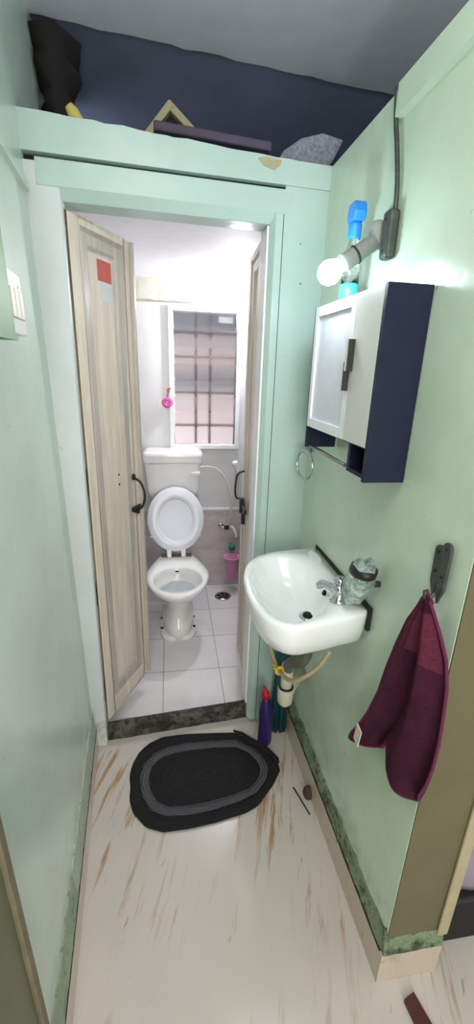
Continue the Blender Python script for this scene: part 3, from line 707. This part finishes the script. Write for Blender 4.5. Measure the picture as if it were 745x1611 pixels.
# cloth bag tied over the second tap on the wall
cb = thing('cloth_wrap', 'wrinkled pale cloth tied with a black band over a wall tap behind the basin tap', 'cloth', (.785, -.575, 1.0))
m = MB(); R = []
CA, CB = Vector((.758, -.540, .984)), Vector((.772, -.575, 1.120))
for i, (r, q) in enumerate([(.010, .0), (.030, .003), (.036, .018), (.041, .045), (.043, .068), (.040, .088), (.034, .098), (.033, .106), (.034, .114), (.031, .126), (.018, .135)]):
    c = CA.lerp(CB, q/.136)
    R.append([(c.x+r*.8*math.cos(a)*(1+.10*math.sin(5*a+i)), c.y+r*math.sin(a)*(1+.12*math.sin(4*a+i*.8)), c.z+.006*math.sin(3*a)) for a in [2*PI*k/36 for k in range(36)]])
m.loft(R); m.build('cloth', M_cloth, cb, subsurf=1)
m = MB(); R = []
for q, r in ((.092, .030), (.096, .0385), (.112, .0375), (.116, .030)):
    c = CA.lerp(CB, q/.136); R.append([(c.x+r*.86*math.cos(a), c.y+r*1.04*math.sin(a), c.z+.004*math.sin(a)) for a in [2*PI*k/36 for k in range(36)]])
m.loft(R, False, False); m.build('band', M_black, cb)
MB().tube([(.815, -.575, 1.05), (.775, -.565, 1.05)], .008).build('tap_pipe', M_iron, cb)
# waste trap and hoses
wt = thing('waste_trap', 'bent waste pipe, grey above and ivory below, under the basin', 'pipe', (.69, -.36, .40))
MB().tube(spline([(.700, -.395, .812), (.700, -.405, .765), (.699, -.405, .715), (.696, -.375, .665), (.690, -.325, .625), (.688, -.290, .590), (.688, -.277, .560)], 6), .020, 16).build('trap_bend', M_greypipe, wt)
MB().tube([(.688, -.275, .575), (.688, -.272, .50), (.688, -.270, .46)], [.0225, .0210, .0205], 18).build('down_pipe', M_pvc, wt)
MB().lathe((.688, -.270, .440), [(.0001, -.045), (.018, -.041), (.027, -.028), (.029, 0), (.029, .03), (.024, .036), (.0001, .037)], n=20).tube([(.690, -.268, .425), (.735, -.20, .42), (.806, -.13, .41)], .020, 16).build('elbow', M_pvc, wt)
MB().torus((.688, -.271, .478), .0235, .004, (1, 0, 0), (0, 1, 0), 24, 8).build('clamp_ring', M_black, wt)
hz = thing('basin_hose', 'beige inlet hose looping below the basin, tied in yellow', 'hose', (.62, -.45, .68))
MB().tube(spline([(.610, -.285, .828), (.606, -.290, .76), (.606, -.310, .70), (.616, -.370, .655), (.630, -.430, .655), (.650, -.485, .69), (.690, -.525, .76), (.715, -.545, .83)], 8), .0065, 10).build('tubing', M_hose, hz)
MB().torus((.621, -.395, .6535), .011, .005, (1, 0, 0), (0, .2, 1), 20, 8).tube([(.612, -.392, .663), (.600, -.385, .675)], .003).tube([(.612, -.396, .663), (.600, -.405, .672)], .003).build('tie', M_yellow, hz)

# bottle and broom in the corner
bt = thing('cleaner_bottle', 'tall indigo squeeze bottle with a red cap on the floor by the door pier', 'bottle', (.675, -.07, 0))
def bsec(z, rx, ry, dx=0): return [(.675+dx+rx*math.cos(a), -.07+ry*math.sin(a), z) for a in [2*PI*k/28 for k in range(28)]]
MB().loft([bsec(.0, .026, .018), bsec(.006, .030, .022), bsec(.03, .031, .023), bsec(.12, .029, .022), bsec(.17, .031, .023), bsec(.205, .026, .020, -.001), bsec(.235, .016, .015, -.004), bsec(.25, .013, .013, -.006)]).build('body', M_purple, bt)
MB().loft([bsec(.25, .017, .017, -.006), bsec(.272, .0165, .0165, -.007), bsec(.283, .011, .011, -.009), bsec(.305, .006, .006, -.014), bsec(.310, .004, .004, -.016)]).build('cap', M_redcap, bt)
br = thing('broom', 'teal plastic broom standing in the corner behind the waste pipe', 'broom', (.750, -.01, 0))
m = MB(); random.seed(3)
for k in range(90):
    a = random.uniform(-1, 1); b = random.uniform(-1, 1)
    m.tube([(.752+a*.022, .000+b*.014, .36), (.752+a*.036, -.005+b*.024, .004)], .0024, 5)
m.build('bristles', M_tealdark, br)
MB().lathe((.752, .0, .34), [(.0001, 0), (.032, 0), (.034, .05), (.024, .12), (.015, .17), (.0001, .17)], n=20).build('head', M_tealdark, br)
MB().tube([(.752, .0, .50), (.756, .002, .86)], .012, 14).build('handle', M_teal, br)

# ---------------------------------------------------------------- cabinet
cx_ = lambda y: XR(y)-.099
cb_ = thing('wall_cabinet', 'small navy and white bathroom cabinet mounted high on the right wall', 'cabinet', (.76, -.40, 1.325))
y0, y1, yp = -.605, -.195, -.482
za, zb, zm = 1.327, 1.733, 1.408
def pan(ya, yb, z0_, z1_, xo=0.016, xi=0.0): # slab between front and wall
    return MB().hexa([(cx_(ya)+xo, ya), (XR(ya)-.001-xi, ya), (XR(yb)-.001-xi, yb), (cx_(yb)+xo, yb)], z0_, z1_)
pan(y0, y0+.012, za, zb, 0).build('side_panel', M_navy, cb_, bevel=.001)
pan(y1-.006, y1, za+.01, zb, 0).build('side_panel', M_navy, cb_, bevel=.001)
pan(yp-.006, yp+.006, za, zb-.012).build('divider', M_navy, cb_)
pan(y0+.012, y1-.012, zb-.012, zb).build('top_panel', M_navy, cb_)
pan(y0+.012, y1-.012, zm-.012, zm).build('shelf', M_navy, cb_)
pan(y0+.012, yp-.006, za, za+.010).build('bottom_panel', M_navy, cb_)
MB().hexa([(XR(y0)-.004, y0+.012), (XR(y0)-.001, y0+.012), (XR(y1)-.001, y1-.012), (XR(y1)-.004, y1-.012)], zm, zb-.012).build('back_panel', M_navy, cb_)
MB().tube([(cx_(yp)+.012, yp+.006, za+.012), (cx_(y1)+.012, y1-.012, za+.017)], .005, 10).build('towel_rail', M_steel, cb_)
def dface(ya, yb, z0_, z1_, t0, t1): return MB().hexa([(cx_(ya)-t1, ya), (cx_(ya)-t0, ya), (cx_(yb)-t0, yb), (cx_(yb)-t1, yb)], z0_, z1_)
dy = -.468
nd = dface(y0+.0122, dy-.001, zm-.005, zb-.001, -.014, .0).build('door', M_doorpanel, cb_, bevel=.0015); nd['label'] = 'plain white near door'
fd_ = MB()
for (ya, yb, z0_, z1_) in ((dy+.001, dy+.025, zm-.005, zb-.001), (y1-.026, y1-.0062, zm-.005, zb-.001), (dy+.025, y1-.022, zm-.005, zm+.020), (dy+.025, y1-.022, zb-.026, zb-.001)):
    q = dface(ya, yb, z0_, z1_, -.014, .0); fd_.add(q.v, q.f)
fdo = fd_.build('door', M_offwhite, cb_); fdo['label'] = 'white framed far door with clouded mirror'
dface(dy+.025, y1-.022, zm+.020, zb-.026, -.012, -.006).build('acrylic', M_acrylic, fdo)  # matte frosted acrylic panel, pale in its own colour
for (yy, z0_, z1_, par, mm) in ((-.4605, 1.52, 1.585, fdo, 0), (-.4765, 1.565, 1.635, nd, 0)):
    a = dface(yy-.005, yy+.006, z0_, z1_, .0, .016).build('handle', M_doorpanel, par, bevel=.001)
    dface(yy-.0075, yy-.0052, z0_, z1_, .0, .0155).build('handle_side', M_black, a)
# spray bottle on the cabinet
sb = thing('spray_bottle', 'clear bottle with blue nozzle cap and cyan base on top of the wall cabinet', 'bottle', (.762, -.292, zb))
bx_, by_ = .762, -.290
def rs(z, r, k=.8): return [(bx_+r*k*math.cos(a), by_+r*math.sin(a), z) for a in [2*PI*i/28 for i in range(28)]]
MB().loft([rs(zb, .026), rs(zb+.004, .029), rs(zb+.045, .029), rs(zb+.047, .026)]).build('liquid_base', M_cyan, sb)
MB().loft([rs(zb+.047, .027), rs(zb+.090, .026), rs(zb+.125, .020), rs(zb+.145, .013, 1), rs(zb+.155, .012, 1)]).build('bottle_body', M_clear, sb)
m = MB(); m.lathe((bx_, by_, zb+.150), [(.0001, 0), (.017, 0), (.017, .032), (.014, .038), (.0001, .038)], n=24)
m.loft([[(bx_+a*.016, by_-.004+b*.024*k, zb+z_) for a, b in ((-1, -1), (1, -1), (1, 1), (-1, 1))] for z_, k in ((.186, .9), (.205, 1.1), (.222, .9), (.228, .6))], smooth=False)
m.build('nozzle_cap', M_blue, sb, bevel=.004)

# ---------------------------------------------------------------- bulb, holder, box, conduit
BP = Vector((.680, -.359, 1.790)); HB = Vector((.800, -.372, 1.872)); ax = (BP-HB).normalized()
lamp = thing('wall_lamp', 'lit bare bulb in a grey angled holder on the right wall above the cabinet', 'lamp', (.80, -.37, 1.86))
bulb(BP, ax, .0285, MB()).build('bulb', M_bulb, lamp); bulb_neck(BP, ax, .0285, MB()).build('bulb_neck', M_plastic, lamp)
hb = HB+ax*.005
MB().tube([HB, HB+ax*.02, HB+ax*.021, BP-ax*.045, BP-ax*.036], [.016, .016, .0185, .0205, .0205], 20).build('bulb_holder', M_holder, lamp)
MB().torus(HB+ax*.072, .0195, .003, ax.cross(Vector((0, 1, 0))), ax.cross(Vector((0, 1, 0))).cross(ax), 24, 8).build('holder_ring', M_grime, lamp)
m = MB(); m.box((.770, -.388, 1.845), (.812, -.352, 1.905)); m.build('bracket', M_holder, lamp, bevel=.014)
jb = thing('junction_box', 'grey rounded electrical junction box on the right wall behind the lamp', 'junction box', (.800, -.405, 1.82))
MB().box((.786, -.428, 1.815), (.8125, -.391, 1.915)).build('box', M_iron, jb, bevel=.008)
for z_ in (1.895, 1.832): MB().lathe((.787, -.410, z_), [(.0001, 0), (.004, 0), (.003, .002), (.0001, .003)], (-1, 0, 0), 10).build('screw', M_hole, jb)
tag(MB().tube(spline([(XR(-.41)-.006, -.410, 1.913), (XR(-.4)-.006, -.403, 1.97), (XR(-.38)-.007, -.380, 2.05), (XR(-.36)-.007, -.362, 2.10), (XR(-.36)-.012, -.358, 2.16)], 6), .0055, 10).build('conduit', M_iron), 'thin grey green conduit running up the right wall from the junction box', 'conduit')

# towel ring
tr = thing('towel_ring', 'steel towel ring on the right wall in the corner below the cabinet', 'towel ring', (.77, -.04, 1.20))
MB().torus((.765, -.035, 1.243), .052, .0045, (-.25, 1, 0), (0, 0, 1), 44, 10).build('ring', M_chrome, tr)
MB().tube([(XR(0), .02, 1.29), (.768, -.025, 1.292)], .009, 14).lathe((XR(.02), .02, 1.29), [(.0001, 0), (.018, 0), (.016, .006), (.0001, .007)], (-1, 0, 0), 18).build('wall_mount', M_chrome, tr)

# clamp hook and towel
hk = thing('wall_hook', 'old grey iron hinge used as a hook, screwed to the right wall', 'hook', (.815, -.79, 1.15))
for yy, k, zt_ in ((-.776, 0, 1.245), (-.806, 1, 1.262)):
    m = MB(); poly = []
    for i in range(9): a = PI*i/8; poly.append((yy+.0125*math.cos(a), zt_-.0125+.0125*math.sin(a)))
    poly += [(yy-.0115, 1.165), (yy-.004+(.006 if k else 0), 1.13), (yy+.0105, 1.165)]
    xo = XR(-.79)-.002-.006*k
    m.loft([[(xo-t_, y_, z_) for y_, z_ in poly] for t_ in (0, .007)], smooth=False)
    p = m.build('hook_plate', M_iron, hk, bevel=.0015)
    for z_ in (zt_-.013, 1.19): MB().lathe((xo-.007, yy, z_), [(.0001, 0), (.0035, 0), (.003, .0015), (.0001, .002)], (-1, 0, 0), 10).build('screw_hole', M_hole, p)
MB().tube([(XR(-.79)-.004, -.7915, 1.25), (XR(-.79)-.004, -.7915, 1.16)], .0045, 12).build('pin', M_iron, hk)
MB().tube(spline([(XR(-.79)-.010, -.795, 1.150), (XR(-.79)-.030, -.797, 1.137), (XR(-.79)-.036, -.798, 1.145), (XR(-.79)-.038, -.799, 1.158)], 5), .004, 8).build('prong', M_iron, hk)

tw = thing('hand_towel', 'maroon hand towel hanging from the iron hook on the right wall', 'towel', (.785, -.79, .59))
Lft = [(-.795, 1.150), (-.782, 1.110), (-.765, 1.070), (-.748, 1.000), (-.736, .930), (-.722, .846), (-.695, .760), (-.660, .680), (-.630, .625), (-.622, .600)]
Rgt = [(-.802, 1.150), (-.826, 1.122), (-.850, 1.090), (-.878, 1.050), (-.893, 1.000), (-.902, .940), (-.910, .880), (-.912, .820), (-.908, .770), (-.900, .735)]
def lerp2(T, t):
    s_ = t*(len(T)-1); i = min(int(s_), len(T)-2); f_ = s_-i; return (T[i][0]*(1-f_)+T[i+1][0]*f_, T[i][1]*(1-f_)+T[i+1][1]*f_)
NU, NV = 44, 56
def bottom_drop(u):        # extra length below the side edges, two lobes with a notch between
    if u < .50: return .022*math.sin(PI*min(1, u/.50))**.6
    return .078*math.sin(PI*(u-.50)/.50)**.7
def towel_point(u, v, k=0):
    a, b = lerp2(Lft, v), lerp2(Rgt, v)
    uu = u; bz = a[1]+(b[1]-a[1])*u
    if v > .3:                # the bottom line runs up from the left lobe to a notch and then down to the right lobe
        zt = a[1]+(b[1]-a[1])*(0 if u < 0 else (u/.5*.92 if u < .5 else 1-(.08+.25*(1-(u-.5)/.5))*(1-(u-.5)/.5)*0))
        w_ = (v-.3)/.7; zz = bz*(1-w_)+zt*w_
    else: zz = bz
    yy = a[0]+(b[0]-a[0])*uu; zz -= bottom_drop(u)*max(0, (v-.4)/.6)**1.5
    amp = .016*min(1, v*2.2)
    xo = .034+amp*math.sin(u*2*PI*1.75+.6+v*.8)+.006*math.sin(u*23+v*3)*v + .010*math.exp(-((u-.52)/.07)**2)*min(1, v*2)*-1.6
    xw = XR(max(yy, YF))-max(.008, xo)
    return (xw-k, yy, zz)
m = MB(); g0 = [[towel_point(i/NU, j/NV, 0) for i in range(NU+1)] for j in range(NV+1)]
m.loft(g0, False, False, True, closed=False); o = m.build('cloth', M_towel, tw)
sd = o.modifiers.new('solid', 'SOLIDIFY'); sd.thickness = .005; sd.offset = 0
edge = [towel_point(0, j/NV) for j in range(2, NV+1)]+[towel_point(i/NU, 1) for i in range(1, NU+1)]+[towel_point(1, j/NV) for j in range(NV-1, 1, -1)]
MB().tube(edge, .0034, 8).build('hem', M_hem, tw)
m = MB(); m.loft([[tuple(Vector(towel_point(.12+.80*i/16, .12+(.22+.06*(i/16))*j/8, .0034))) for i in range(17)] for j in range(9)], False, False, True, closed=False); o = m.build('worn_patch', M_sheer, tw); o['label'] = 'thin worn pinkish patch near the top'
m = MB(); m.tube(spline([(.806, -.797, 1.128), (.795, -.7945, 1.148), (.789, -.7975, 1.158), (.791, -.8005, 1.146), (.806, -.799, 1.128)], 5), .0028, 8); m.build('hanging_loop', M_hem, tw)
ty_, tz_ = -.675, .700
m = MB(); m.obox((.756, -.682, .672), (.0012, 0, 0), (0, .013, .003), (0, -.004, .028)); m.build('care_label', M_cream, tw)['label'] = 'cream care label'

# ---------------------------------------------------------------- floor mat
mt = thing('door_mat', 'black braided oval mat with a grey band on the marble before the doorway', 'mat', (.41, -.195, 0))
mo = [(.104, -.165), (.112, -.110), (.135, -.058), (.175, -.018), (.230, .008), (.330, .012), (.445, .004), (.552, -.006), (.640, -.085), (.712, -.180), (.712, -.215), (.668, -.275), (.590, -.352), (.540, -.372), (.430, -.392), (.330, -.402), (.240, -.402), (.180, -.378), (.130, -.320), (.112, -.265), (.112, -.215)]
ring_o = [(.147, -.186), (.157, -.125), (.200, -.075), (.262, -.050), (.330, -.040), (.440, -.040), (.552, -.048), (.620, -.100), (.655, -.150), (.664, -.200), (.645, -.250), (.600, -.300), (.520, -.330), (.410, -.350), (.330, -.356), (.248, -.350), (.195, -.320), (.160, -.260)]
ring_i = [(.182, -.190), (.190, -.140), (.228, -.100), (.280, -.084), (.350, -.078), (.450, -.077), (.548, -.085), (.600, -.125), (.625, -.165), (.631, -.205), (.612, -.245), (.580, -.275), (.510, -.298), (.413, -.314), (.330, -.320), (.259, -.316), (.215, -.288), (.190, -.240)]
def cr(pts, n=90): return [(p.x, p.y) for p in closedring(pts, n)]
def angmatch(pts, n=96, c=(.40, -.195)):
    r = closedring(pts, 600); out = []
    for k in range(n):
        a = 2*PI*k/n; b = min(r, key=lambda p: abs((math.atan2(p.y-c[1], p.x-c[0])-a+PI) % (2*PI)-PI)); out.append((b.x, b.y))
    return out
MO, RO, RI = angmatch(mo), angmatch(ring_o), angmatch(ring_i)
zz = lambda r, z: [(x, y, z) for x, y in r]
sc = lambda r, k: [(.40+(x-.40)*k, -.195+(y+.195)*k) for x, y in r]
MB().loft([zz(sc(MO, .985), .0005), zz(MO, .004), zz(sc(MO, .99), .010), zz(RO, .0105), zz(RO, .0005)], True, False).build('border', M_mat, mt)
MB().loft([zz(RO, .002), zz(RO, .0115), zz(RI, .0115), zz(RI, .002)], False, False).build('grey_band', M_matg, mt)
MB().loft([zz(RI, .002), zz(RI, .0105), zz(sc(RI, .5), .0115), zz(sc(RI, .01), .0115)], True, True).build('centre', M_mat, mt)
fold = [(.545, .002), (.560, -.030), (.610, -.070), (.665, -.120), (.690, -.160), (.695, -.190), (.714, -.190), (.716, -.168), (.680, -.105), (.625, -.055), (.585, -.016)]
MB().loft([[(x, y, z) for x, y in fold] for z in (.010, .021)], smooth=False).build('folded_corner', M_mat, mt, bevel=.004)

# ---------------------------------------------------------------- left wall fittings
sw = thing('switch_board', 'white electrical switch plate with switches on the left wall', 'switch', (-.02, -.45, 1.62))
def LP(y, z, k): return (LWX(y, z)+k, y, z)
def lslab(ya, yb, z0_, z1_, k0, k1): return MB().add([LP(ya, z0_, k0), LP(yb, z0_, k0), LP(yb, z1_, k0), LP(ya, z1_, k0), LP(ya, z0_, k1), LP(yb, z0_, k1), LP(yb, z1_, k1), LP(ya, z1_, k1)], [(0, 1, 2, 3), (4, 5, 6, 7), (0, 1, 5, 4), (1, 2, 6, 5), (2, 3, 7, 6), (3, 0, 4, 7)])
lslab(-.56, -.405, 1.615, 1.735, .0005, .036).build('plate', M_plastic, sw, bevel=.003)
for k in range(3):
    lslab(-.520+k*.034, -.492+k*.034, 1.645, 1.700, .036, .041).build('rocker', M_cream, sw, bevel=.002)
lslab(-.552, -.530, 1.635, 1.715, .036, .039).build('side_strip', M_lav, sw)
MB().add([LP(-.44, 1.705, .0362), LP(-.43, 1.705, .0362), LP(-.43, 1.711, .0362), LP(-.44, 1.711, .0362)], [(0, 1, 2, 3)]).build('indicator', M_black, sw)
gb = thing('meter_board', 'dull green wooden board on the left wall beside the switch plate', 'board', (.0, -.75, 1.61))
lslab(-.90, -.565, 1.608, 2.0, .0005, .050).build('board', M_greenbox, gb, bevel=.002)
lslab(-.90, -.563, 1.600, 1.609, .0005, .053).build('lip', M_greenbox, gb)

# ---------------------------------------------------------------- things in the loft (all rest on the header ledge)
tag(MB().lathe((.060, .10, 2.205), [(.0001, -.025), (.012, -.025), (.016, .0), (.017, .045), (.011, .062), (.0001, .064)], (-.6, -.3, .8), 14).build('foam_tube', M_yfoam), 'small yellow foam roll on the left end of the loft ledge', 'foam')
m = MB(); random.seed(5); R = []
for i in range(9):
    t_ = i/8; r = .045*math.sin(PI*max(.06, min(.94, t_)))**.5
    R.append([(-.11+.18*t_, .25+r*1.0*math.cos(a), 2.215+r*math.sin(a)*(1+.2*math.sin(3*a+i))) for a in [2*PI*k/18 for k in range(18)]])
m.loft(R); tag(m.build('cloth_bundle', M_bundle), 'dark grey cloth bundle at the left end of the loft', 'bundle')
pf = thing('picture_frame', 'old wooden frame leaning with one corner up in the loft', 'frame', (.32, .20, 2.19))
def bar(mb, a, b, w_, d_):
    a, b = Vector(a), Vector(b); t_ = (b-a).normalized(); n_ = Vector((0, 1, 0)); u_ = t_.cross(n_).normalized()
    mb.obox((a+b)/2, (b-a)/2, n_*d_, u_*w_)
for a, b in (((.215, .18, 2.215), (.312, .16, 2.318)), ((.302, .16, 2.318), (.440, .20, 2.225))):
    m = MB(); bar(m, a, b, .010, .012); m.build('frame_side', M_tanedge, pf, bevel=.002)
bar(MB(), (0, 0, 0), (1, 0, 0), 1, 1)
m = MB(); m.add([(.225, .19, 2.19), (.312, .175, 2.305), (.43, .21, 2.195), (.225, .194, 2.19), (.312, .179, 2.305), (.43, .214, 2.195)], [(0, 1, 2), (3, 5, 4), (0, 3, 4, 1), (1, 4, 5, 2), (2, 5, 3, 0)]); m.build('backing', M_darkwood, pf)
tag(MB().obox((.435, .105, 2.214), (.175, 0, -.010), (0, .05, .004), (0, -.001, .012)).build('flat_board', M_board, bevel=.006), 'flat purple grey board lying along the loft ledge', 'board')
m = MB(); R = []
pts = [(.63, 2.172), (.665, 2.225), (.72, 2.262), (.79, 2.282), (.86, 2.27), (.835, 2.22), (.80, 2.172)]
m.loft([[(x, y, z) for x, z in pts] for y in (.13, .30)], smooth=False)
tag(m.build('stone_slab', M_stone, bevel=.006), 'speckled grey wedge of stone at the right end of the loft', 'stone')
tag(MB().loft([[(-.075+r*math.cos(a)*(1+.3*math.sin(4*a+q*30))+q*.02, .44+r*1.6*math.sin(a), 2.59-.40*q) for a in [2*PI*k/16 for k in range(16)]] for q, r in ((0, .05), (.1, .085), (.2, .06), (.3, .075), (.4, .04), (.5, .055), (.6, .035), (.7, .06), (.8, .05), (.9, .065), (1, .03))]).build('hanging_sack', M_darkwood), 'black sack hanging at the left side of the loft opening', 'sack')
tag(MB().loft([[(.16+.6*t_, .52+.10*math.cos(a), 2.24+(.07+.05*math.sin(t_*7))*math.sin(a)) for a in [2*PI*k/14 for k in range(14)]] for t_ in [i/10 for i in range(11)]]).build('rolled_blanket', M_bundle), 'dark rolled blanket lying deeper inside the loft', 'blanket')

# ---------------------------------------------------------------- small things low down
tag(MB().tube([(.745, -.293, .003), (.776, -.406, .003)], .0028, 8).build('stick', M_darkwood), 'thin dark stick lying on the marble floor near the right skirting', 'stick')
m = MB(); m.lathe((.792, -.335, .020), [(.0001, -.02), (.016, -.018), (.022, -.004), (.020, .014), (.010, .026), (.0001, .028)], (0, .1, 1), 12); tag(m.build('mud_lump', M_mud), 'brown black lump of dirt at the foot of the right skirting', 'dirt lump')
tag(MB().hexa([(.868, -.915), (.900, -.905), (.935, -1.05), (.885, -1.05)], 0, .016).build('wood_strip', M_maroon, bevel=.002), 'maroon wooden strip lying on the floor at the bottom right', 'wood strip')
bk_ = thing('storage_box', 'black box on the floor behind the near end of the right wall', 'box', (1.2, -.775, 0))
MB().box((1.0, -.815, .0), (1.45, -.725, .17)).build('body', M_darkwood, bk_, bevel=.006)
MB().box((.998, -.818, .17), (1.452, -.722, .19)).build('lid', M_black, bk_, bevel=.004)
tag(MB().loft([[(1.20+.17*k*math.cos(a), -.77+.04*k*math.sin(a), z) for a in [2*PI*i/20 for i in range(20)]] for z, k in ((.19, .95), (.22, 1.05), (.30, 1.0), (.34, .7), (.35, .3))]).build('folded_cloth', M_lav), 'lavender cloth piled on top of the black box', 'cloth')

for o in bpy.data.objects:
    if '_w' in o: del o['_w']
